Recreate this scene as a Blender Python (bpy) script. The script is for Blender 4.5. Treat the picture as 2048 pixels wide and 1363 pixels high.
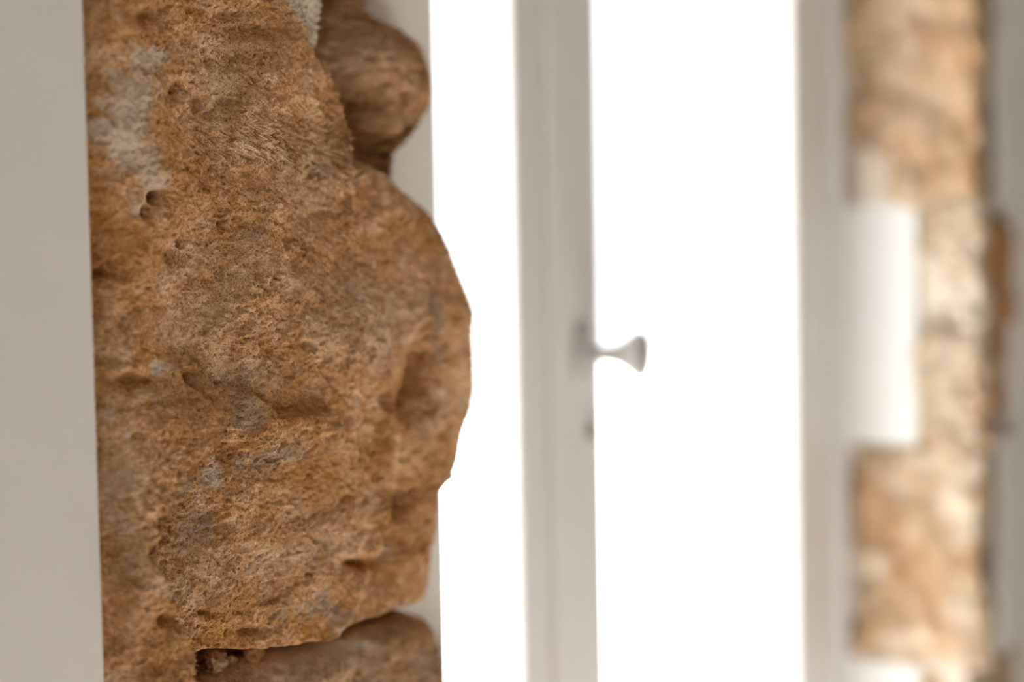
import bpy, bmesh, math, random
import numpy as np
from mathutils import Matrix, Vector

scene = bpy.context.scene
for o in list(bpy.data.objects):
    bpy.data.objects.remove(o)
COL = scene.collection

# ------------------------------------------------------------------ camera
CAM_D, CAM_Z = 0.55, 1.10              # distance from the wall face, eye height
YAW, PITCH, ROLL = math.radians(55), math.radians(-2.56), math.radians(1.07)
FPX = 50.0 / 36.0 * 2048
CAM = np.array([0.0, -CAM_D, CAM_Z])
F = np.array([math.sin(YAW) * math.cos(PITCH), math.cos(YAW) * math.cos(PITCH), math.sin(PITCH)])
R0 = np.cross(F, [0, 0, 1]); R0 /= np.linalg.norm(R0)
U0 = np.cross(R0, F)
RT = R0 * math.cos(ROLL) - U0 * math.sin(ROLL)
UP = U0 * math.cos(ROLL) + R0 * math.sin(ROLL)

cam_data = bpy.data.cameras.new('camera')
cam = bpy.data.objects.new('camera', cam_data)
COL.objects.link(cam)
cam.matrix_world = Matrix(((RT[0], UP[0], -F[0], CAM[0]), (RT[1], UP[1], -F[1], CAM[1]),
                           (RT[2], UP[2], -F[2], CAM[2]), (0, 0, 0, 1)))
cam_data.lens, cam_data.sensor_width = 50, 36
cam_data.clip_start = 0.02
cam_data.dof.use_dof = True
cam_data.dof.focus_distance = 0.752
cam_data.dof.aperture_fstop = 2.35
scene.camera = cam

def project(p):
    d = p - CAM
    dz = d @ F
    return 1024 + FPX * (d @ RT) / dz, 681.5 - FPX * (d @ UP) / dz, dz

def on_plane(px, py, y):
    """point of the vertical plane y = const seen at a photograph pixel"""
    r = F + RT * (px - 1024) / FPX - UP * (py - 681.5) / FPX
    return CAM + r * (y - CAM[1]) / r[1]

def X(px, y):
    return float(on_plane(px, 681.5, y)[0])

# ------------------------------------------------------------------ light
world = bpy.data.worlds.new('overcast_sky')
scene.world = world
world.use_nodes = True
wn = world.node_tree.nodes
bg = wn['Background']
bg.inputs['Color'].default_value = (0.94, 0.97, 1.0, 1)
bg.inputs['Strength'].default_value = 2.7
scene.view_settings.view_transform = 'Standard'
scene.view_settings.look = 'None'
scene.view_settings.exposure = 0.06
scene.view_settings.gamma = 1.0
scene.view_settings.use_curve_mapping = False
scene.cycles.use_denoising = True
scene.cycles.max_bounces = 10
scene.cycles.diffuse_bounces = 6

ROOM = dict(x0=-2.4, x1=3.6, y0=-3.6, z1=2.7)
BW = dict(y0=-2.5, y1=-1.75, z0=0.05, z1=2.0)   # glazed opening in the left wall of the room

sun = bpy.data.lights.new('sun', 'SUN')
sun.energy, sun.angle, sun.color = 50.0, math.radians(2.0), (1.0, 0.975, 0.94)
sun_o = bpy.data.objects.new('sun', sun); COL.objects.link(sun_o)
sun_o.rotation_euler = Vector((-0.5, -1.0, -1.25)).to_track_quat('-Z', 'Y').to_euler()

# ------------------------------------------------------------------ materials
def new_mat(name):
    m = bpy.data.materials.new(name); m.use_nodes = True
    return m, m.node_tree.nodes, m.node_tree.links, m.node_tree.nodes['Principled BSDF']

def paint_mat(name, col, rough=0.5, var=0.04, scale=12, bump=0.0, bscale=180, metallic=0.0):
    m, n, l, b = new_mat(name)
    tc = n.new('ShaderNodeTexCoord')
    no = n.new('ShaderNodeTexNoise'); no.inputs['Scale'].default_value = scale
    no.inputs['Detail'].default_value = 5
    l.new(tc.outputs['Object'], no.inputs['Vector'])
    mx = n.new('ShaderNodeMix'); mx.data_type = 'RGBA'
    mx.inputs['A'].default_value = tuple(c * (1 - var) for c in col) + (1,)
    mx.inputs['B'].default_value = tuple(min(1, c * (1 + var)) for c in col) + (1,)
    l.new(no.outputs['Fac'], mx.inputs['Factor'])
    l.new(mx.outputs['Result'], b.inputs['Base Color'])
    b.inputs['Roughness'].default_value = rough
    b.inputs['Metallic'].default_value = metallic
    if bump:
        n2 = n.new('ShaderNodeTexNoise'); n2.inputs['Scale'].default_value = bscale
        n2.inputs['Detail'].default_value = 4
        l.new(tc.outputs['Object'], n2.inputs['Vector'])
        bp = n.new('ShaderNodeBump'); bp.inputs['Strength'].default_value = bump
        bp.inputs['Distance'].default_value = 0.002
        l.new(n2.outputs['Fac'], bp.inputs['Height'])
        l.new(bp.outputs['Normal'], b.inputs['Normal'])
    return m

M = {}
M['plaster'] = paint_mat('white_plaster', (0.745, 0.708, 0.668), 0.9, 0.025, 9, 0.15, 260)
M['daylit_plaster'] = paint_mat('white_plaster_daylit', (0.75, 0.745, 0.735), 0.9, 0.015, 9, 0.1, 260)  # wall plaster made whiter: daylight on the reveal patches put into the colour
M['door_paint'] = paint_mat('door_paint', (0.71, 0.69, 0.685), 0.45, 0.015, 20)
M['handle'] = paint_mat('handle_satin_metal', (0.56, 0.54, 0.53), 0.35, 0.02, 40, metallic=0.2)
M['face_strip'] = paint_mat('grey_brown_strip', (0.27, 0.225, 0.18), 0.95, 0.15, 30, 0.5, 200)
M['latch'] = paint_mat('latch_metal', (0.50, 0.50, 0.46), 0.4, 0.05, 60, metallic=0.4)
M['floor'] = paint_mat('pale_stone_floor', (0.66, 0.63, 0.59), 0.5, 0.08, 3, 0.1, 40)
M['ceiling'] = paint_mat('ceiling_paint', (0.60, 0.57, 0.54), 0.9, 0.02, 5)
M['terrace'] = paint_mat('pale_terrace', (0.62, 0.61, 0.60), 0.8, 0.06, 4)
M['seal'] = paint_mat('glazing_seal', (0.45, 0.44, 0.43), 0.6, 0.02, 30)

m, n, l, b = new_mat('window_glass')
n.remove(b)
tr = n.new('ShaderNodeBsdfTransparent'); tr.inputs['Color'].default_value = (0.97, 0.98, 0.98, 1)
gl = n.new('ShaderNodeBsdfGlossy'); gl.inputs['Roughness'].default_value = 0.02
lw = n.new('ShaderNodeLayerWeight'); lw.inputs['Blend'].default_value = 0.5
pw = n.new('ShaderNodeMath'); pw.operation = 'POWER'; pw.inputs[1].default_value = 5
l.new(lw.outputs['Facing'], pw.inputs[0])
fr = n.new('ShaderNodeMath'); fr.operation = 'MULTIPLY_ADD'; fr.inputs[1].default_value = 0.9; fr.inputs[2].default_value = 0.03
l.new(pw.outputs[0], fr.inputs[0])
mi = n.new('ShaderNodeMixShader')
l.new(fr.outputs[0], mi.inputs[0]); l.new(tr.outputs[0], mi.inputs[1]); l.new(gl.outputs[0], mi.inputs[2])
l.new(mi.outputs[0], n['Material Output'].inputs['Surface'])
M['glass'] = m

def stone_mat(name, lo, mid, hi, grain=1.0):
    """ochre sandstone; vertex attribute 'mineral': R lime, G blue-grey, B iron"""
    m, n, l, b = new_mat(name)
    tc = n.new('ShaderNodeTexCoord')
    def noise(scale, detail=6, rough=0.6, dist=0.0):
        t = n.new('ShaderNodeTexNoise')
        t.inputs['Scale'].default_value = scale; t.inputs['Detail'].default_value = detail
        t.inputs['Roughness'].default_value = rough; t.inputs['Distortion'].default_value = dist
        l.new(tc.outputs['Object'], t.inputs['Vector'])
        return t.outputs['Fac']
    def math_(op, a, c=None, d=None, clamp=False):
        t = n.new('ShaderNodeMath'); t.operation = op; t.use_clamp = clamp
        for i, v in enumerate((a, c, d)):
            if v is None: continue
            if isinstance(v, (int, float)): t.inputs[i].default_value = v
            else: l.new(v, t.inputs[i])
        return t.outputs[0]
    def mix(f, a, c):
        t = n.new('ShaderNodeMix'); t.data_type = 'RGBA'
        l.new(f, t.inputs['Factor'])
        for k, v in (('A', a), ('B', c)):
            if isinstance(v, tuple): t.inputs[k].default_value = v + (1,)
            else: l.new(v, t.inputs[k])
        return t.outputs['Result']
    big, med, fine, grit = noise(22, 6, 0.62, 0.4), noise(95, 6, 0.65, 0.3), noise(420, 4, 0.6), noise(1100, 3, 0.6)
    s = math_('ADD', math_('MULTIPLY', big, 0.40), math_('MULTIPLY', med, 0.34))
    s = math_('ADD', s, math_('MULTIPLY', fine, 0.26))
    r = n.new('ShaderNodeValToRGB')
    e = r.color_ramp.elements
    e[0].position, e[0].color = 0.405, lo + (1,)
    e[1].position, e[1].color = 0.605, hi + (1,)
    k = e.new(0.49); k.color = mid + (1,)
    l.new(s, r.inputs[0])
    at = n.new('ShaderNodeAttribute'); at.attribute_name = 'mineral'
    sp = n.new('ShaderNodeSeparateColor'); l.new(at.outputs['Color'], sp.inputs[0])
    c = r.outputs[0]
    c = mix(sp.outputs[2], c, (0.54, 0.25, 0.065))
    brk = math_('MULTIPLY_ADD', med, 1.6, -0.3, clamp=True)
    gfac = math_('MULTIPLY', sp.outputs[1], math_('MULTIPLY_ADD', fine, 2.4, -0.55, clamp=True))
    gfac = math_('MULTIPLY', gfac, 0.75)
    c = mix(gfac, c, (0.33, 0.285, 0.25))
    lfac = math_('MULTIPLY', sp.outputs[0], math_('MULTIPLY_ADD', brk, 0.5, 0.62, clamp=True))
    c = mix(lfac, c, (0.68, 0.60, 0.49))
    # dark specks in the low grit, imitating shade in the pores
    dark = math_('MULTIPLY', math_('MULTIPLY_ADD', grit, -10, 4.8, clamp=True), 0.60 * grain)
    dark = math_('MULTIPLY', dark, math_('SUBTRACT', 1.0, math_('MULTIPLY', lfac, 0.75)))
    c = mix(dark, c, (0.16, 0.075, 0.025))
    l.new(c, b.inputs['Base Color'])
    b.inputs['Roughness'].default_value = 0.95
    b.inputs['Specular IOR Level'].default_value = 0.15
    h = math_('ADD', math_('MULTIPLY', fine, 1.0), math_('MULTIPLY', grit, 0.55))
    bp = n.new('ShaderNodeBump'); bp.inputs['Strength'].default_value = 0.8 * grain
    bp.inputs['Distance'].default_value = 0.0016
    l.new(h, bp.inputs['Height']); l.new(bp.outputs['Normal'], b.inputs['Normal'])
    return m

M['ochre'] = stone_mat('ochre_sandstone', (0.36, 0.165, 0.052), (0.63, 0.340, 0.142), (0.86, 0.600, 0.365))
M['brown'] = stone_mat('brown_sandstone', (0.26, 0.13, 0.052), (0.46, 0.255, 0.122), (0.63, 0.41, 0.25))
M['golden'] = stone_mat('golden_sandstone', (0.34, 0.20, 0.09), (0.48, 0.34, 0.20), (0.60, 0.49, 0.36), 0.6)
M['cream'] = stone_mat('cream_limestone', (0.39, 0.28, 0.17), (0.49, 0.40, 0.285), (0.57, 0.505, 0.42), 0.5)
M['mortar'] = paint_mat('lime_mortar', (0.66, 0.58, 0.49), 0.95, 0.12, 60, 0.6, 300)

# ------------------------------------------------------------------ helpers
def link_mesh(name, me, mat, parent=None, smooth=False):
    o = bpy.data.objects.new(name, me)
    COL.objects.link(o)
    if mat is not None: me.materials.append(mat)
    if smooth: me.polygons.foreach_set('use_smooth', [True] * len(me.polygons))
    if parent is not None:
        o.parent = parent
        o.matrix_parent_inverse = parent.matrix_world.inverted() if parent.type != 'EMPTY' else Matrix.Translation(-parent.location)
    return o

def finish(name, bm, mat, parent=None, bevel=0.0, seg=2, smooth=False):
    if bevel:
        bmesh.ops.bevel(bm, geom=[e for e in bm.edges if e.calc_face_angle(0) > 0.5], offset=bevel,
                        segments=seg, affect='EDGES', profile=0.5)
    bmesh.ops.recalc_face_normals(bm, faces=bm.faces)
    me = bpy.data.meshes.new(name); bm.to_mesh(me); bm.free()
    return link_mesh(name, me, mat, parent, smooth)

def box(bm, x0, x1, y0, y1, z0, z1):
    v = [bm.verts.new((x, y, z)) for z in (z0, z1) for x, y in ((x0, y0), (x1, y0), (x1, y1), (x0, y1))]
    for f in ((0, 3, 2, 1), (4, 5, 6, 7), (0, 1, 5, 4), (1, 2, 6, 5), (2, 3, 7, 6), (3, 0, 4, 7)):
        bm.faces.new([v[i] for i in f])

def prism_z(bm, pts, z0, z1):
    a = [bm.verts.new((x, y, z0)) for x, y in pts]; c = [bm.verts.new((x, y, z1)) for x, y in pts]
    bm.faces.new(a[::-1]); bm.faces.new(c)
    for i in range(len(pts)):
        j = (i + 1) % len(pts); bm.faces.new((a[i], a[j], c[j], c[i]))

def lathe_y(bm, x, y, z, prof, nseg=32, sx=1.0, sz=1.0):
    """prof: (distance towards the room, radius) turned about the y axis"""
    rings = [[bm.verts.new((x + r * sx * math.cos(2 * math.pi * k / nseg), y - t, z + r * sz * math.sin(2 * math.pi * k / nseg)))
              for k in range(nseg)] for t, r in prof]
    for a, c in zip(rings, rings[1:]):
        for k in range(nseg):
            bm.faces.new((a[k], a[(k + 1) % nseg], c[(k + 1) % nseg], c[k]))
    bm.faces.new(rings[0][::-1]); bm.faces.new(rings[-1])

def tag(o, label, cat=None, kind=None, group=None):
    o['label'] = label
    if cat: o['category'] = cat
    if kind: o['kind'] = kind
    if group: o['group'] = group
    return o

# gradient noise --------------------------------------------------
_rng = np.random.default_rng(7)
_perm = np.concatenate([_rng.permutation(256)] * 3)
_g = _rng.normal(size=(256, 3)); _g /= np.linalg.norm(_g, axis=1)[:, None]
_g = _g.astype(np.float32)
def perlin(p):
    p = p.astype(np.float32)
    i = np.floor(p).astype(np.int32); f = p - i; i &= 255
    w = f * f * f * (f * (f * 6 - 15) + 10)
    out = 0
    for a in (0, 1):
        wx = w[..., 0] if a else 1 - w[..., 0]
        ia = _perm[i[..., 0] + a]
        for c in (0, 1):
            wy = w[..., 1] if c else 1 - w[..., 1]
            ib = _perm[ia + i[..., 1] + c]
            for d in (0, 1):
                wz = w[..., 2] if d else 1 - w[..., 2]
                g = _g[_perm[ib + i[..., 2] + d]]
                out = out + wx * wy * wz * (g[..., 0] * (f[..., 0] - a) + g[..., 1] * (f[..., 1] - c) + g[..., 2] * (f[..., 2] - d))
    return out * 1.5
def fbm(p, scale, octs=4, gain=0.5, off=0.0, ridged=False):
    a, s, tot = 1.0, scale, 0
    for k in range(octs):
        v = perlin(p * s + off + 17.3 * k)
        tot = tot + a * ((1 - 2 * np.abs(v)) if ridged else v)
        a *= gain; s *= 2.03
    return tot
def sstep(a, b, x):
    t = np.clip((x - a) / (b - a), 0, 1)
    return t * t * (3 - 2 * t)
def polyline_sd(U, V, pts):
    """distance to a polyline and sign (positive = right of the downward line), position 0..1"""
    best = np.full(U.shape, 1e9, np.float32); sgn = np.ones(U.shape, np.float32); pos = np.zeros(U.shape, np.float32)
    n = len(pts) - 1
    for k in range(n):
        (x0, y0), (x1, y1) = pts[k], pts[k + 1]
        dx, dy = x1 - x0, y1 - y0
        t = np.clip(((U - x0) * dx + (V - y0) * dy) / (dx * dx + dy * dy), 0, 1)
        d = np.hypot(U - x0 - t * dx, V - y0 - t * dy)
        cr = (U - x0) * dy - (V - y0) * dx
        mk = d < best
        best = np.where(mk, d, best); sgn = np.where(mk, np.sign(cr), sgn); pos = np.where(mk, (k + t) / n, pos)
    return best, sgn, pos
def in_poly_sd(U, V, pts):
    d, _, _ = polyline_sd(U, V, pts + [pts[0]])
    ins = np.zeros(U.shape, bool)
    for k in range(len(pts)):
        (x0, y0), (x1, y1) = pts[k], pts[(k + 1) % len(pts)]
        c = ((y0 > V) != (y1 > V)) & (U < (x1 - x0) * (V - y0) / ((y1 - y0) or 1e-6) + x0)
        ins ^= c
    return np.where(ins, -d, d)

def grid_mesh(name, P, mineral, mat, parent):
    nr, nc = P.shape[:2]
    idx = np.arange(nr * nc).reshape(nr, nc)
    q = np.stack([idx[:-1, :-1], idx[:-1, 1:], idx[1:, 1:], idx[1:, :-1]], -1).reshape(-1, 4)
    me = bpy.data.meshes.new(name)
    me.vertices.add(nr * nc); me.vertices.foreach_set('co', P.reshape(-1).astype(np.float32))
    me.loops.add(q.size); me.loops.foreach_set('vertex_index', q.reshape(-1).astype(np.int32))
    me.polygons.add(len(q)); me.polygons.foreach_set('loop_start', np.arange(0, q.size, 4, dtype=np.int32))
    me.polygons.foreach_set('use_smooth', np.ones(len(q), bool))
    me.update(calc_edges=True)
    at = me.attributes.new('mineral', 'FLOAT_COLOR', 'POINT')
    c = np.concatenate([mineral, np.ones(mineral.shape[:2] + (1,))], -1).astype(np.float32)
    at.data.foreach_set('color', c.reshape(-1))
    return link_mesh(name, me, mat, parent)

def corner_stone(name, mat, parent, xl, yf, yb, rad, zb_fn, zt_fn, outline, spacing, sculpt, end_r=0.02,
                 rough=1.0, seed=0.0, xc0=None, mid=1.0):
    """rough quoin block: front face from x = xl to a rounded corner, returning along the reveal to y = yb.
    outline: (px, py) of the photographed right-hand edge, which fixes how far the corner stands out."""
    ou = np.array([p[0] for p in outline], float); ov = np.array([p[1] for p in outline], float)
    xc0 = xc0 or X(float(np.mean(ou)), yf + 0.3 * rad)
    nF = max(8, int((xc0 - rad - xl) / spacing)); nA = max(6, int(rad * 1.57 / spacing)); nS = max(4, int((yb - yf - rad) / (spacing * 3)))
    fr = np.concatenate([np.linspace(0, 1, nF), np.ones(nA + nS)])
    th = np.concatenate([np.zeros(nF), np.linspace(0, math.pi / 2, nA + 1)[1:], np.full(nS, math.pi / 2)])
    sy = np.concatenate([np.zeros(nF + nA), np.linspace(0, yb - yf - rad, nS + 1)[1:]])
    nx, ny = np.sin(th), -np.cos(th)
    zb, zt = zb_fn(xl + fr * (xc0 - rad - xl) + rad * np.sin(th)), zt_fn(xl + fr * (xc0 - rad - xl) + rad * np.sin(th))
    nz = int((np.max(zt) - np.min(zb)) / spacing)
    t = np.linspace(0, 1, nz)[:, None]
    Z = zb[None] + t * (zt - zb)[None]
    # rounded ends top and bottom
    dend = np.minimum(Z - zb[None], zt[None] - Z)
    inset = end_r * (1 - np.sqrt(np.clip(1 - (1 - np.clip(dend / end_r, 0, 1)) ** 2, 0, 1)))
    def base(xc):
        xc = xc[:, None]
        x = xl + fr[None] * (xc - rad - xl) + rad * nx[None]
        y = yf + rad * (1 + ny[None]) + sy[None]
        y = np.broadcast_to(y, x.shape)
        return np.stack([x - inset * nx[None], y - inset * ny[None], Z], -1)
    N = np.stack([np.broadcast_to(nx[None], Z.shape), np.broadcast_to(ny[None], Z.shape), np.zeros_like(Z)], -1)
    xc = np.full(nz, xc0)
    for stage in (0, 1):                  # second stage: grain laid on the solved shape
        ker = max(1, int(0.012 / spacing)); w = np.ones(2 * ker + 1) / (2 * ker + 1)
        rest = base(np.convolve(np.pad(xc, ker, mode='edge'), w, 'valid')) + seed
        H = rough * (0.0085 * fbm(rest, 14, 3, 0.5) + mid * (0.0034 * fbm(rest, 55, 3, 0.55, 3.1) + 0.0017 * fbm(rest, 150, 2, 0.6, 8.2)))
        H = H - rough * 0.0045 * sstep(0.55, 0.95, perlin(rest * 70 + 11) + 0.6 * perlin(rest * 160 + 5))
        if spacing < 0.0015 and stage:
            H = H + 0.00085 * perlin(rest * 380) + 0.00075 * perlin(rest * 700 + 4)
            H = H - 0.0022 * sstep(0.36, 0.72, perlin(rest * 300 + 21))
            H = H - 0.0014 * sstep(0.35, 0.7, perlin(rest * 560 + 31))
        for it in range(6):
            P = base(xc) + N * H[..., None]
            u, v, dz = project(P)
            k = np.argmax(u, 1); rows = np.arange(nz)
            err = np.interp(v[rows, k], ov, ou) - u[rows, k]
            ker = max(1, int(0.004 / spacing)); w = np.ones(2 * ker + 1) / (2 * ker + 1)
            err = np.convolve(np.pad(err, ker, mode='edge'), w, 'valid')
            xc = xc + 0.9 * err * dz[rows, k] / FPX / 0.62
            xc = np.clip(xc, xl + rad + 0.01, xc0 + 0.2)
    B = base(xc)
    u, v, dz = project(B + N * H[..., None])
    k = np.argmax(u, 1)
    front = np.arange(Z.shape[1])[None] <= k[:, None]
    dH, mineral = sculpt(u.astype(np.float32), v.astype(np.float32), rest, front)
    P = B + N * (H + dH)[..., None]
    # taper the two hidden ends shut
    cx = P[0].mean(0); P[0] = P[0] * 0.05 + cx * 0.95; cx = P[-1].mean(0); P[-1] = P[-1] * 0.05 + cx * 0.95
    return grid_mesh(name, P, mineral, mat, parent)

def blob(U, V, x, y, rx, ry, rot=0.0):
    c, s = math.cos(rot), math.sin(rot)
    a, d = (U - x) * c + (V - y) * s, -(U - x) * s + (V - y) * c
    return np.exp(-((a / rx) ** 2 + (d / ry) ** 2))

def zpx(px, py, y):
    return float(on_plane(px, py, y)[2])

# ------------------------------------------------------------------ the setting
YD = 0.178                                   # room face of the door
XL = X(186, 0.0)                             # cut edge of the plaster beside the stones
YR = 0.095                                   # plaster set back between the stones
XP = X(879, YR)                              # plaster corner of the left reveal
XR = 1.80                                    # right reveal
WT = 0.262                                   # wall thickness
HEAD = 2.10
r = ROOM

bm = bmesh.new()
prism_z(bm, [(r['x0'], 0), (XL, 0), (XL, YR), (XP, YR), (XP, WT), (r['x0'], WT)], 0, HEAD)
bm_r = bmesh.new()
XF = X(1996, 0.0)                            # cut edge of the plaster right of the right-hand stones
wall = finish('wall_front', bm, M['plaster'], None, 0.003, 3)
tag(wall, 'white plastered wall with a door opening and exposed ochre corner stones', 'wall', 'structure')

def prism_part(name, pts, z0, z1, mat, parent, bevel=0.003, label=None):
    b_ = bmesh.new(); prism_z(b_, pts, z0, z1)
    o = finish(name, b_, mat, parent, bevel, 3)
    if label: o['label'] = label
    return o
def box_obj(name, dims, mat, parent=None, bevel=0.0, seg=2):
    b_ = bmesh.new(); box(b_, *dims)
    return finish(name, b_, mat, parent, bevel, seg)

# right-hand masonry: plaster coat on the room face, core set back behind the stones
XCORE = XR + 0.055
prism_part('masonry', [(XCORE, 0.03), (r['x1'], 0.03), (r['x1'], WT), (XCORE, WT)], 0, HEAD, M['mortar'], wall)
box_obj('lintel', (r['x0'], r['x1'], 0.0, WT, HEAD, r['z1']), M['plaster'], wall)

floor = tag(box_obj('floor', (r['x0'], r['x1'], r['y0'], WT, -0.1, 0.0), M['floor']), 'pale stone floor of the room', 'floor', 'structure')
tag(box_obj('ceiling', (r['x0'], r['x1'], r['y0'], WT, r['z1'], r['z1'] + 0.1), M['ceiling']), 'white painted ceiling of the room', 'ceiling', 'structure')
tag(box_obj('wall_right', (r['x1'], r['x1'] + 0.1, r['y0'], WT, 0, r['z1']), M['plaster']), 'white plastered wall on the right side of the room', 'wall', 'structure')
tag(box_obj('wall_back', (r['x0'], r['x1'], r['y0'] - 0.12, r['y0'], 0, r['z1']), M['plaster']), 'white plastered wall behind the viewer', 'wall', 'structure')
bm = bmesh.new()
xa_, xb_ = r['x0'] - 0.1, r['x0']
box(bm, xa_, xb_, r['y0'], BW['y0'], 0, r['z1']); box(bm, xa_, xb_, BW['y1'], WT, 0, r['z1'])
box(bm, xa_, xb_, BW['y0'], BW['y1'], BW['z1'], r['z1']); box(bm, xa_, xb_, BW['y0'], BW['y1'], 0, BW['z0'])
tag(finish('wall_left', bm, M['plaster']), 'white plastered wall on the left side of the room with a tall window', 'wall', 'structure')
bm = bmesh.new()
for k in range(3):
    y = BW['y0'] + (BW['y1'] - BW['y0'] - 0.06) * k / 2
    box(bm, xa_ + 0.02, xa_ + 0.08, y, y + 0.06, BW['z0'], BW['z1'])
for z in (BW['z0'], BW['z1'] - 0.06):
    box(bm, xa_ + 0.025, xa_ + 0.075, BW['y0'], BW['y1'], z, z + 0.06)
tag(finish('window_1', bm, M['door_paint']), 'tall white framed window in the left wall of the room', 'window', 'structure')
tag(box_obj('terrace', (-14, 18, WT, 24, -0.12, -0.02), M['terrace']), 'pale terrace paving outside the glazed door', 'terrace', 'structure')
tag(box_obj('courtyard', (-20, xa_, -16, WT, -0.12, -0.02), M['terrace']), 'pale paving outside the window in the left wall', 'courtyard', 'structure')

# ------------------------------------------------------------------ near corner stones
OUT_MAIN = [(742, 250), (785, 330), (792, 341), (814, 366), (845, 393), (865, 426), (888, 465), (900, 496), (907, 520),
            (920, 560), (933, 595), (941, 626), (937, 665), (940, 723), (944, 774), (939, 821), (925, 874), (921, 919),
            (912, 960), (896, 975), (890, 985), (890, 1017), (888, 1060), (877, 1095), (876, 1130), (871, 1173), (861, 1192), (832, 1211), (822, 1226), (800, 1300), (800, 1600)]
OUT_MAIN = [(668, -200), (660, 60), (662, 180), (703, 285), (755, 322)] + OUT_MAIN[2:]
OUT_MAIN = [(x + (13 if 400 < y < 1225 else 0), y) for x, y in OUT_MAIN]
OUT_UP = [(735, -200), (740, 0), (742, 35), (775, 59), (810, 76), (822, 94), (837, 125), (853, 160), (857, 182), (853, 211),
          (837, 246), (814, 277), (790, 303), (786, 330), (780, 420), (780, 500)]
OUT_LOW = [(760, 1205), (822, 1236), (853, 1246), (865, 1263), (873, 1294), (880, 1325), (887, 1363), (893, 1600)]

RIDGE = [(352, 660), (385, 725), (436, 792), (402, 880), (370, 935), (316, 1008), (286, 1075), (276, 1120), (300, 1180), (332, 1240), (350, 1310), (358, 1420)]
CREASE = [(640, 150), (692, 300), (694, 430), (735, 560), (765, 700), (778, 880), (776, 1050), (735, 1140), (700, 1230)]
PLATE = [(424, 838), (436, 796), (468, 782), (500, 786), (516, 806), (522, 832), (575, 826), (630, 826), (656, 850), (640, 864), (612, 872), (590, 892), (572, 918), (540, 925), (500, 900), (450, 880)]
TOPMORTAR = [(545, -40), (690, -40), (690, 40), (660, 100), (632, 90), (614, 66), (596, 44), (572, 16)]

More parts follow.
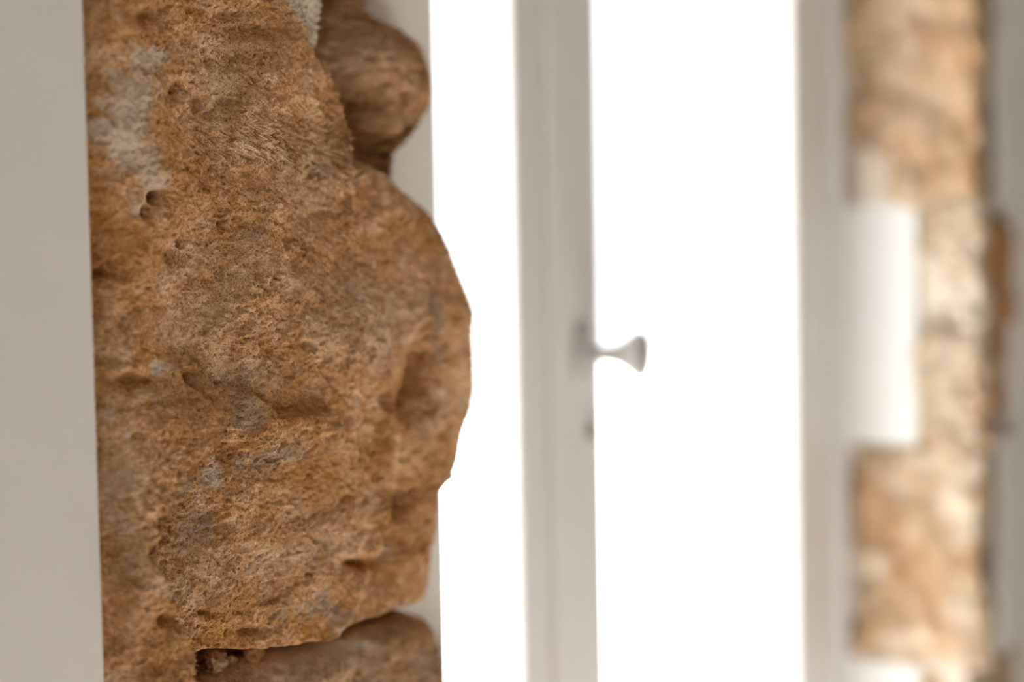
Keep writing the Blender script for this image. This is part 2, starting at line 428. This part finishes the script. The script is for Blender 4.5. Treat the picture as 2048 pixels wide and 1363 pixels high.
def sculpt_main(U, V, rest, front):
    n1 = fbm(rest, 60, 4, 0.6, 40); n2 = fbm(rest, 190, 3, 0.6, 77)
    Uw, Vw = U + 16 * n1 + 5 * n2, V + 16 * fbm(rest, 60, 4, 0.6, 91)
    h = np.zeros_like(U)
    d, s, pos = polyline_sd(U + 7 * n1 + 4 * n2, V + 5 * n2, RIDGE)
    fade = sstep(0.02, 0.22, pos)
    h -= 0.012 * fade * np.exp(-(d / 11) ** 2) * (s > 0)
    h += fade * np.where(s < 0, 0.016 * np.exp(-d / 85), -0.016 * np.exp(-(d / 60)))
    d, s, pos = polyline_sd(U + 8 * n1, V, CREASE)
    amp = 0.016 * (1 - 0.75 * np.exp(-((pos - 0.5) / 0.16) ** 2))
    h += amp * np.where(s > 0, -sstep(0, 45, d) * np.exp(-d / 260), 0) + 0.004 * np.exp(-(d / 28) ** 2) * (s < 0)
    sd = in_poly_sd(Uw * 0.6 + U * 0.4, Vw * 0.6 + V * 0.4, PLATE)
    h += 0.0085 * sstep(7, -5, sd) * sstep(420, 600, U * 0.8 + V * 0.2)
    h += 0.0018 * sstep(9, -4, sd)
    sdm = in_poly_sd(U + 6 * n1 + 3 * n2, V + 5 * n2, TOPMORTAR)
    h += 0.003 * sstep(5, -5, sdm)
    for x, y, rx, ry, dep in ((360, 178, 15, 17, 8), (415, 232, 9, 8, 4), (320, 392, 15, 14, 11), (298, 424, 9, 18, 7), (385, 757, 17, 17, 11),
                              (294, 1104, 17, 21, 20), (314, 1143, 10, 10, 12), (600, 690, 10, 9, 5), (850, 745, 20, 60, 16), (838, 806, 26, 26, 16),
                              (824, 1012, 18, 20, 17), (738, 1128, 40, 14, 14), (312, 1234, 19, 13, 9), (196, 548, 38, 10, 11), (268, 762, 34, 15, 8),
                              (722, 708, 5, 12, 4), (758, 795, 10, 20, 5), (632, 428, 20, 7, 4), (520, 700, 9, 7, 3), (255, 640, 16, 26, 5),
                              (480, 740, 30, 12, 2), (232, 720, 30, 12, 4), (690, 995, 10, 8, 4), (620, 1150, 7, 5, 3), (425, 1228, 14, 6, 5), (510, 1262, 24, 9, 6),
                              (500, 60, 60, 12, 4), (450, 30, 26, 10, 4), (300, 30, 26, 14, 5), (415, 120, 8, 14, 4), (440, 205, 20, 12, 3), (425, 620, 24, 34, 3), (352, 505, 16, 26, 5)):
        h -= 0.00135 * dep * blob(U + 5 * n1, V + 5 * n2, x, y, rx, ry) * front
    # hollow left of centre and swelling of the middle
    h += 0.010 * blob(U, V, 560, 620, 170, 300) - 0.006 * blob(U, V, 380, 620, 70, 190) + 0.005 * blob(U, V, 520, 180, 110, 130)
    h += 0.009 * blob(U, V, 690, 640, 60, 120) - 0.006 * blob(U, V, 390, 1000, 50, 90)
    # gentle strata running down to the right
    h += 0.0012 * np.sin((V - 0.45 * U) / 21 + 5 * n1) * blob(U, V, 610, 720, 170, 190)
    # open joint below: only the left flank runs on down
    jy = np.interp(U, [340, 365, 430, 560, 700, 800, 860], [1400, 1322, 1300, 1296, 1272, 1228, 1205])
    cut = sstep(-3, 16, V + 5 * n1 + 3 * n2 - jy) * sstep(342, 366, U + 5 * n1)
    h -= 0.05 * np.where(front, cut, (V > 1200) * 1.0)
    # the left margin tucks behind the plaster edge
    h -= 0.010 * sstep(245, 180, U - (V - 680) * 0.033)
    # minerals
    lime = np.zeros_like(U)
    for x, y, rx, ry, a in ((302, 112, 44, 26, 1), (268, 190, 46, 60, 1.1), (240, 258, 40, 60, 1.0), (272, 330, 52, 60, .8), (318, 360, 30, 40, .6), (278, 420, 26, 26, .7),
                            (176, 120, 12, 90, .8), (180, 220, 9, 25, .9), (322, 742, 34, 22, .8), (245, 870, 10, 14, .8), (444, 945, 17, 22, 1.0), (432, 890, 11, 44, .85), (700, 1262, 60, 9, .7)):
        lime += a * blob(Uw, Vw, x, y, rx, ry)
    lime = np.clip(sstep(0.22, 1.0, lime + 0.30 * n1 + 0.28 * n2) * 0.85, 0, 1)
    soft = np.zeros_like(U)
    for x, y, rx, ry, a in ((228, 826, 34, 28, .6), (300, 800, 44, 40, .4), (690, 600, 80, 90, .55), (740, 680, 70, 60, .6), (430, 900, 14, 60, .8), (424, 1040, 12, 40, .7), (250, 960, 45, 70, .6),
                            (590, 1105, 90, 20, .7), (560, 1000, 70, 30, .4), (370, 1090, 50, 40, .6), (600, 380, 80, 60, .45), (640, 330, 60, 50, .4), (430, 200, 50, 40, .5), (235, 1050, 30, 60, .5),
                            (250, 1150, 40, 50, .45), (470, 660, 70, 20, .4), (480, 755, 70, 25, .6), (600, 900, 26, 12, .8), (560, 570, 50, 30, .45), (805, 640, 50, 70, .5), (430, 640, 40, 50, .4),
                            (840, 690, 20, 50, .5), (860, 560, 40, 50, .45), (780, 1180, 50, 30, .3), (660, 1080, 50, 60, .4), (480, 1150, 60, 40, .5), (230, 700, 40, 40, .4), (400, 1180, 40, 50, .3), (450, 130, 50, 60, .3)):
        soft += a * blob(Uw, Vw, x, y, rx, ry)
    soft = np.clip(soft * (0.75 + 0.9 * n2 + 0.5 * n1), 0, 1) * 0.52
    lime = np.maximum(lime, soft)
    lime = np.maximum(lime, sstep(4, -4, sdm))
    grey = np.zeros_like(U)
    for x, y, rx, ry, a in ((472, 822, 40, 44, 1.1), (535, 915, 52, 16, 1), (500, 935, 30, 14, .6), (640, 852, 22, 12, .9), (575, 880, 30, 14, .6), (882, 632, 13, 42, 1.3), (884, 690, 8, 26, .7),
                            (640, 1212, 50, 22, .9), (690, 1238, 40, 22, .9), (560, 1222, 40, 10, .7), (495, 470, 26, 16, .6), (470, 540, 40, 30, .4), (345, 985, 22, 34, .9), (412, 1050, 30, 40, .7), (370, 1010, 20, 40, .6),
                            (626, 1115, 10, 8, .9), (650, 1190, 8, 20, .8), (440, 790, 20, 20, .6), (750, 800, 14, 14, .6), (300, 870, 30, 10, .3), (480, 1000, 20, 20, .5), (800, 1110, 40, 14, .7), (860, 900, 20, 40, .3), (470, 0, 60, 40, .35)):
        grey += a * blob(Uw, Vw, x, y, rx, ry)
    grey = np.clip(sstep(0.2, 0.8, grey + 0.3 * n2), 0, 1) * (1 - 0.6 * lime)
    iron = 0.35 * sstep(-0.1, 0.7, fbm(rest, 16, 3, 0.5, 15))
    for x, y, rx, ry, a in ((240, 50, 70, 70, .5), (200, 300, 30, 90, .4), (250, 480, 60, 60, .5), (380, 260, 30, 80, .4), (620, 960, 70, 60, .8), (590, 1020, 80, 40, .5), (640, 1260, 90, 30, .9),
                            (460, 1290, 80, 30, .6), (330, 1230, 40, 50, .6), (780, 1150, 70, 40, .7), (800, 960, 60, 120, .35), (500, 840, 30, 20, .2), (560, 80, 60, 60, .4), (430, 470, 60, 30, .4), (390, 1000, 20, 60, .7), (640, 820, 120, 50, .4)):
        iron += a * blob(Uw, Vw, x, y, rx, ry)
    iron = np.clip(iron * (0.8 + 0.6 * n1), 0, 0.85)
    return h, np.stack([lime, grey, iron], -1) * np.where(front, 1, 0.5)[..., None]

def sculpt_up(U, V, rest, front):
    n1 = fbm(rest, 60, 4, 0.6, 40)
    h = np.zeros_like(U)
    h -= 0.042 * blob(U, V, 660, 225, 68, 70) + 0.005 * blob(U, V, 735, 214, 34, 8) + 0.008 * blob(U, V, 700, 0, 50, 40)
    h -= 0.022 * sstep(225, 300, V + 14 * n1) * front
    h -= 0.026 * sstep(705, 635, U + 10 * n1) * front
    h += 0.012 * blob(U, V, 775, 150, 70, 80)
    grey = 0.5 * blob(U + 12 * n1, V, 800, 240, 50, 12) + 0.5 * blob(U, V, 680, 20, 30, 20)
    lime = 0.25 * blob(U, V + 12 * n1, 710, 110, 60, 60)
    iron = 0.15 + 0 * U
    return h, np.stack([lime, grey, iron], -1)

def sculpt_low(U, V, rest, front):
    n1 = fbm(rest, 60, 4, 0.6, 40); n2 = fbm(rest, 190, 3, 0.6, 77)
    h = -0.020 * blob(U, V, 400, 1345, 120, 45) + 0.004 * blob(U, V, 700, 1330, 90, 60)
    lime = 0.55 * blob(U + 20 * n1, V + 20 * n1, 620, 1300, 120, 26) + 0.9 * blob(U + 12 * n1, V, 690, 1285, 50, 8) + 0.35 * blob(U, V, 560, 1350, 120, 40)
    grey = 1.1 * blob(U + 14 * n1, V + 10 * n2, 850, 1335, 30, 40) + 0.9 * blob(U + 10 * n1, V + 8 * n1, 760, 1255, 60, 12) + 0.5 * blob(U, V, 740, 1355, 40, 30)
    iron = 0.25 * blob(U, V, 840, 1260, 30, 20) + 0.1
    return h, np.stack([np.clip(lime, 0, 1), np.clip(grey, 0, 1), np.clip(iron, 0, 1)], -1)

Z_TOP, Z_LOW = zpx(720, -180, .05), zpx(280, 1560, 0.0)
zb_main = lambda x: np.full_like(x, Z_LOW)
zt_main = lambda x: np.full_like(x, Z_TOP)

main = corner_stone('stone', M['ochre'], wall, XL - 0.012, 0.004, 0.17, 0.065, zb_main, zt_main, OUT_MAIN, 0.00068, sculpt_main,
                    end_r=0.012, rough=0.8, mid=0.55)
main['label'] = 'large pitted ochre corner stone with pale lime stains, in sharp focus'
up = corner_stone('stone', M['brown'], wall, X(600, 0.05), 0.048, 0.17, 0.055, lambda x: np.full_like(x, zpx(780, 420, .07)),
                  lambda x: np.full_like(x, Z_TOP), OUT_UP, 0.0011, sculpt_up, end_r=0.02, rough=0.85, seed=3.3, mid=1.5)
up['label'] = 'rounded brown stone bulging out above the large ochre stone'
low = corner_stone('stone', M['brown'], wall, X(240, 0.02), 0.018, 0.17, 0.05, lambda x: np.full_like(x, zpx(600, 1640, .02)),
                   lambda x: np.interp(x, [X(370, .03), X(560, .03), X(700, .03), X(830, .04)], [zpx(370, 1338, .04), zpx(560, 1303, .04), zpx(700, 1254, .03), zpx(830, 1216, .04)]),
                   OUT_LOW, 0.0011, sculpt_low, end_r=0.016, rough=0.7, seed=6.1)
low['label'] = 'brown stone with a dark grey patch below the large ochre stone'

# ------------------------------------------------------------------ generic rough blocks
def rough_block(name, lo, hi, mat, parent, n=24, rad=0.02, amp=0.006, seed=0.0, minerals=(0.3, 0.2, 0.3), label=None, freq=16):
    lo, hi = np.array(lo, float), np.array(hi, float)
    c, hf = (lo + hi) / 2, (hi - lo) / 2
    rad = min(rad, 0.9 * hf.min())
    b_ = bmesh.new()
    bmesh.ops.create_cube(b_, size=2.0)
    bmesh.ops.subdivide_edges(b_, edges=b_.edges, cuts=n - 1, use_grid_fill=True)
    b_.verts.ensure_lookup_table()
    p = np.array([v.co[:] for v in b_.verts]) * hf
    q = np.clip(p, -(hf - rad), hf - rad); d = p - q
    ln = np.linalg.norm(d, axis=1, keepdims=True); nn = d / np.maximum(ln, 1e-9)
    face = ln[:, 0] > 1e-9
    p = np.where(face[:, None], q + nn * rad, p)
    w = p + c + seed
    hgt = amp * (fbm(w, freq, 4, 0.55) + 0.6 * fbm(w, freq * 4, 3, 0.55, 9))
    p = p + nn * hgt[:, None] + c
    me = bpy.data.meshes.new(name)
    for v, co in zip(b_.verts, p): v.co = co
    bmesh.ops.recalc_face_normals(b_, faces=b_.faces)
    b_.to_mesh(me); b_.free()
    at = me.attributes.new('mineral', 'FLOAT_COLOR', 'POINT')
    m_ = [np.clip(k * 1.0 * sstep(-0.15, 0.55, fbm(w, 13, 3, 0.5, 30 + 20 * i)), 0, 1) for i, k in enumerate(minerals)]
    at.data.foreach_set('color', np.stack(m_ + [np.ones(len(p))], -1).astype(np.float32).reshape(-1))
    o = link_mesh(name, me, mat, parent, True)
    if label: o['label'] = label
    return o

# crumbs in the open joint under the large stone
for px, py, sz in ((430, 1327, .0050), (462, 1322, .0030), (503, 1309, .0042)):
    p = on_plane(px, py, 0.035)
    rough_block('mortar_crumb', p - sz, p + sz * np.array([1.25, 1, .9]), M['brown'], wall, 12, 0.003, 0.0035, px, (.7, .2, .1), freq=110)

# brown bedding mortar behind the near stones
rough_block('mortar', (XL - 0.01, 0.075, zpx(600, 1640, .02)), (X(700, 0.085), 0.16, Z_TOP), M['brown'], wall, 30, 0.01, 0.006, 31.0, (.2, .2, .1))

# further courses of the near corner, above and below the picture
z = min(Z_LOW, zpx(600, 1640, .02)) - 0.004
k = 0
while z > 0.06:
    z2 = max(0.0, z - (0.24, 0.19, 0.27, 0.22)[k % 4])
    rough_block('stone', (XL - 0.02, 0.012, z2 + 0.006), (XP + (0.03, -0.01, 0.04, 0.015)[k % 4], 0.16, z), M['ochre' if k % 2 else 'brown'], wall, 22, 0.035, 0.012, k * 2.3)
    z = z2; k += 1
z = Z_TOP + 0.012
while z < HEAD - 0.05:
    z2 = min(HEAD, z + (0.23, 0.26, 0.2)[k % 3])
    rough_block('stone', (XL - 0.02, 0.012, z), (XP + (0.01, 0.035, -0.005)[k % 3], 0.16, z2 - 0.006), M['ochre' if k % 2 else 'brown'], wall, 22, 0.035, 0.012, k * 2.3)
    z = z2; k += 1

# ------------------------------------------------------------------ far corner stones and plaster between them
def zr(py, px=1840):                       # height on the right-hand reveal
    r_ = F + RT * (px - 1024) / FPX - UP * (py - 681.5) / FPX
    t_ = (XR - CAM[0]) / r_[0]
    return float(CAM[2] + r_[2] * t_)
def yr(px, py=681.5):                      # depth on the right-hand reveal
    r_ = F + RT * (px - 1024) / FPX - UP * (py - 681.5) / FPX
    return float(CAM[1] + r_[1] * (XR - CAM[0]) / r_[0])
YREV = YD - 0.004                          # reveal ends at the door frame
XLONG = XF + 0.085
far = [  # z from/to (pixels), reveal from, room-face to, proud, material, minerals, label
    (-330, -65, 1828, XLONG, 0.0, 'brown', (.3, .2, .3), None),
    (-60, 404, 1702, XR + 0.032, 0.004, 'golden', (.2, .15, .3), 'tan stone high on the far jamb, above the white plaster patch'),
    (409, 662, 1836, XR + 0.030, -0.004, 'cream', (.95, .05, .15), 'cream stone beside the upper half of the white plaster patch'),
    (660, 889, 1836, XR + 0.060, 0.008, 'cream', (.8, .05, .35), 'cream and tan stone beside the lower half of the white plaster patch'),
    (892, 1326, 1716, XR + 0.032, 0.010, 'golden', (.75, .05, .25), 'long golden stone on the far jamb, below the white plaster patch'),
    (1336, 1640, 1842, XLONG, -0.008, 'cream', (.6, .2, .3), 'cream stone at the foot of the far jamb'),
]
for i, (p0, p1, pr, xf, proud, mt, mn, lab) in enumerate(far):
    ya_, yb2 = -0.004 - proud * 0.5, yr(pr)
    rough_block('stone', (XR - proud, ya_, zr(p1)), (xf, yb2, zr(p0)), M[mt], wall, 34, 0.014, 0.015, 11.7 + 3.1 * i, mn, lab)
box_obj('mortar', (XR + 0.008, XCORE + 0.002, 0.015, YREV, zr(1640), zr(-330)), M['mortar'], wall)
for p0, p1 in ((-60, 404), (892, 1326)):
    rough_block('face_strip', (XR + 0.033, 0.003, zr(p1)), (XF + 0.002, 0.04, zr(p0)), M['face_strip'], wall, 20, 0.006, 0.004, p0 + .3)  # darker grey-brown strips on the room face, next to the plaster coat
rough_block('stone', (XR + 0.036, 0.002, zr(655)), (XLONG, 0.10, zr(440)), M['brown'], wall, 24, 0.014, 0.008, 71.3, (0, .1, .5), 'dark brown stone on the room face beside the cream stone')
rough_block('stone', (XR + 0.056, 0.002, zr(838)), (XLONG - 0.03, 0.10, zr(660)), M['brown'], wall, 24, 0.014, 0.008, 77.9, (.1, .1, .4), 'smaller brown stone low on the room face of the far jamb')
# white plaster patches between the long stones on the reveal
for p0, p1 in ((-330, -62), (404, 890), (1330, 1640)):
    box_obj('plaster_patch', (XR - 0.004, XCORE, yr(1834), YREV, zr(p1), zr(p0)), M['daylit_plaster'], wall, 0.006, 3)['label'] = 'white plaster patch between stones on the far jamb'
# a smear of old lime below the upper tan stone, next to the door frame
rough_block('mortar', (XR - 0.009, yr(1790), zr(402)), (XR + 0.03, yr(1712), zr(285)), M['mortar'], wall, 12, 0.012, 0.006, 4.4, (.9, .1, 0))
# plaster coat of the room face: stepped around the long and short stones
for p0, p1, x0 in ((-330, -62, XLONG), (-62, 408, XF), (408, 888, XLONG - 0.008), (888, 1331, XF), (1331, 1640, XLONG)):
    box_obj('plaster_coat', (x0 + 0.004, r['x1'], -0.004, 0.03, zr(p1), zr(p0)), M['plaster'], wall, 0.0)
box_obj('plaster_coat', (XF, r['x1'], -0.004, 0.03, zr(-330), HEAD), M['plaster'], wall)
box_obj('plaster_coat', (XF, r['x1'], -0.004, 0.03, 0, zr(1640)), M['plaster'], wall)
z, k = zr(1644), 0
while z > 0.05:
    z2 = max(0, z - (.27, .22)[k % 2])
    rough_block('stone', (XR, -0.004, z2 + .006), (XF, YREV, z), M['golden' if k % 2 else 'cream'], wall, 16, .022, .01, k * 1.7 + 50); z = z2; k += 1
z = zr(-334)
while z < HEAD - .05:
    z2 = min(HEAD, z + (.27, .22)[k % 2])
    rough_block('stone', (XR, -0.004, z), (XF, YREV, z2 - .006), M['golden' if k % 2 else 'cream'], wall, 16, .022, .01, k * 1.7 + 50); z = z2; k += 1

# ------------------------------------------------------------------ glazed door
door = tag(bpy.data.objects.new('door_1', None), 'white glazed double door standing in the thick stone wall', 'door', 'structure')
COL.objects.link(door)
door.location = ((XP + XR) / 2, YD, 0)
LT = 0.056                                  # leaf thickness
xa, xm, xb = X(1038, YD), X(1110, YD), X(1202, YD)     # meeting stiles
xc_, xd = X(1592, YD), X(1662, YD)                      # right stile
x_fr0, x_fr1 = XP + 0.002, XR + 0.05
fj = x_fr0 + 0.045
fz0, fz1 = 0.012, HEAD - 0.045
frame = bmesh.new()
box(frame, x_fr0, fj, YD - 0.012, WT - 0.005, 0, HEAD)
fr_o = finish('frame', frame, M['door_paint'], door, 0.003)
box_obj('frame', (xd + 0.003, x_fr1, YD - 0.014, WT - 0.005, 0, HEAD), M['door_paint'], door, 0.005, 3)
box_obj('frame', (fj, xd + 0.003, YD - 0.012, WT - 0.005, fz1 + 0.003, HEAD), M['door_paint'], door, 0.003)
def leaf(x0, x1, wl, wr, label):
    lf = bpy.data.objects.new('door_leaf', None); COL.objects.link(lf)
    lf.parent = door; lf.location = ((x0 + x1) / 2 - door.location.x, 0, 0)
    lf['label'] = label
    bpy.context.view_layer.update()
    def part(name, dims, mat, bevel=0.0, seg=2):
        b_ = bmesh.new(); box(b_, *dims)
        if bevel: bmesh.ops.bevel(b_, geom=list(b_.edges), offset=bevel, segments=seg, affect='EDGES', profile=0.5)
        bmesh.ops.recalc_face_normals(b_, faces=b_.faces)
        me = bpy.data.meshes.new(name); b_.to_mesh(me); b_.free(); me.materials.append(mat)
        o = bpy.data.objects.new(name, me); COL.objects.link(o); o.parent = lf
        o.matrix_parent_inverse = lf.matrix_world.inverted()
        return o
    part('stile', (x0, x0 + wl, YD, YD + LT, fz0, fz1), M['door_paint'], 0.004, 3)
    part('stile', (x1 - wr, x1, YD, YD + LT, fz0, fz1), M['door_paint'], 0.004, 3)
    part('rail', (x0 + wl, x1 - wr, YD + 0.001, YD + LT - 0.001, fz0, 0.16), M['door_paint'], 0.003)
    part('rail', (x0 + wl, x1 - wr, YD + 0.001, YD + LT - 0.001, fz1 - 0.09, fz1), M['door_paint'], 0.003)
    g = part('pane', (x0 + wl - 0.006, x1 - wr + 0.006, YD + 0.012, YD + 0.016, 0.155, fz1 - 0.085), M['glass'])
    g['label'] = 'clear glass pane'
    return lf, part
left_leaf, part_l = leaf(fj + 0.003, xm - 0.0015, 0.05, xm - xa, 'narrow left leaf of the glazed door')
right_leaf, part_r = leaf(xm + 0.0015, xd, xb - xm, xd - xc_, 'wide right leaf of the glazed door with a knob')
cover = part_r('cover_strip', (X(1092, YD), X(1128, YD), YD - 0.009, YD + 0.001, fz0, fz1), M['door_paint'], 0.003, 3)

def turned(name, x, y, z, prof, mat, parent, sx=1, sz=1, label=None):
    b_ = bmesh.new(); lathe_y(b_, x, y, z, prof, 40, sx, sz)
    bmesh.ops.recalc_face_normals(b_, faces=b_.faces)
    me = bpy.data.meshes.new(name); b_.to_mesh(me); b_.free(); me.materials.append(mat)
    me.polygons.foreach_set('use_smooth', [True] * len(me.polygons))
    o = bpy.data.objects.new(name, me); COL.objects.link(o); o.parent = parent
    o.matrix_parent_inverse = parent.matrix_world.inverted()
    if label: o['label'] = label
    return o
p = on_plane(1166, 708, YD)
turned('rose', p[0], YD, p[2], [(0, .026), (.003, .026), (.005, .0245), (.007, .020), (.009, .012)], M['handle'], right_leaf, .75, 1.3, 'grey rose plate of the knob')
turned('knob', p[0], YD, p[2], [(.004, .0095), (.012, .0085), (.024, .0078), (.034, .0085), (.042, .011), (.050, .0155), (.057, .0200), (.062, .0222), (.0655, .0222), (.068, .0195), (.069, .012), (.0693, .004)],
       M['handle'], right_leaf, .8, 1.05, 'grey flared door knob')
p = on_plane(1180, 866, YD)
turned('latch', p[0], YD, p[2], [(0, .0085), (.006, .0085), (.008, .0075), (.009, .005)], M['latch'], right_leaf, .9, 1.2, 'small dark latch button')
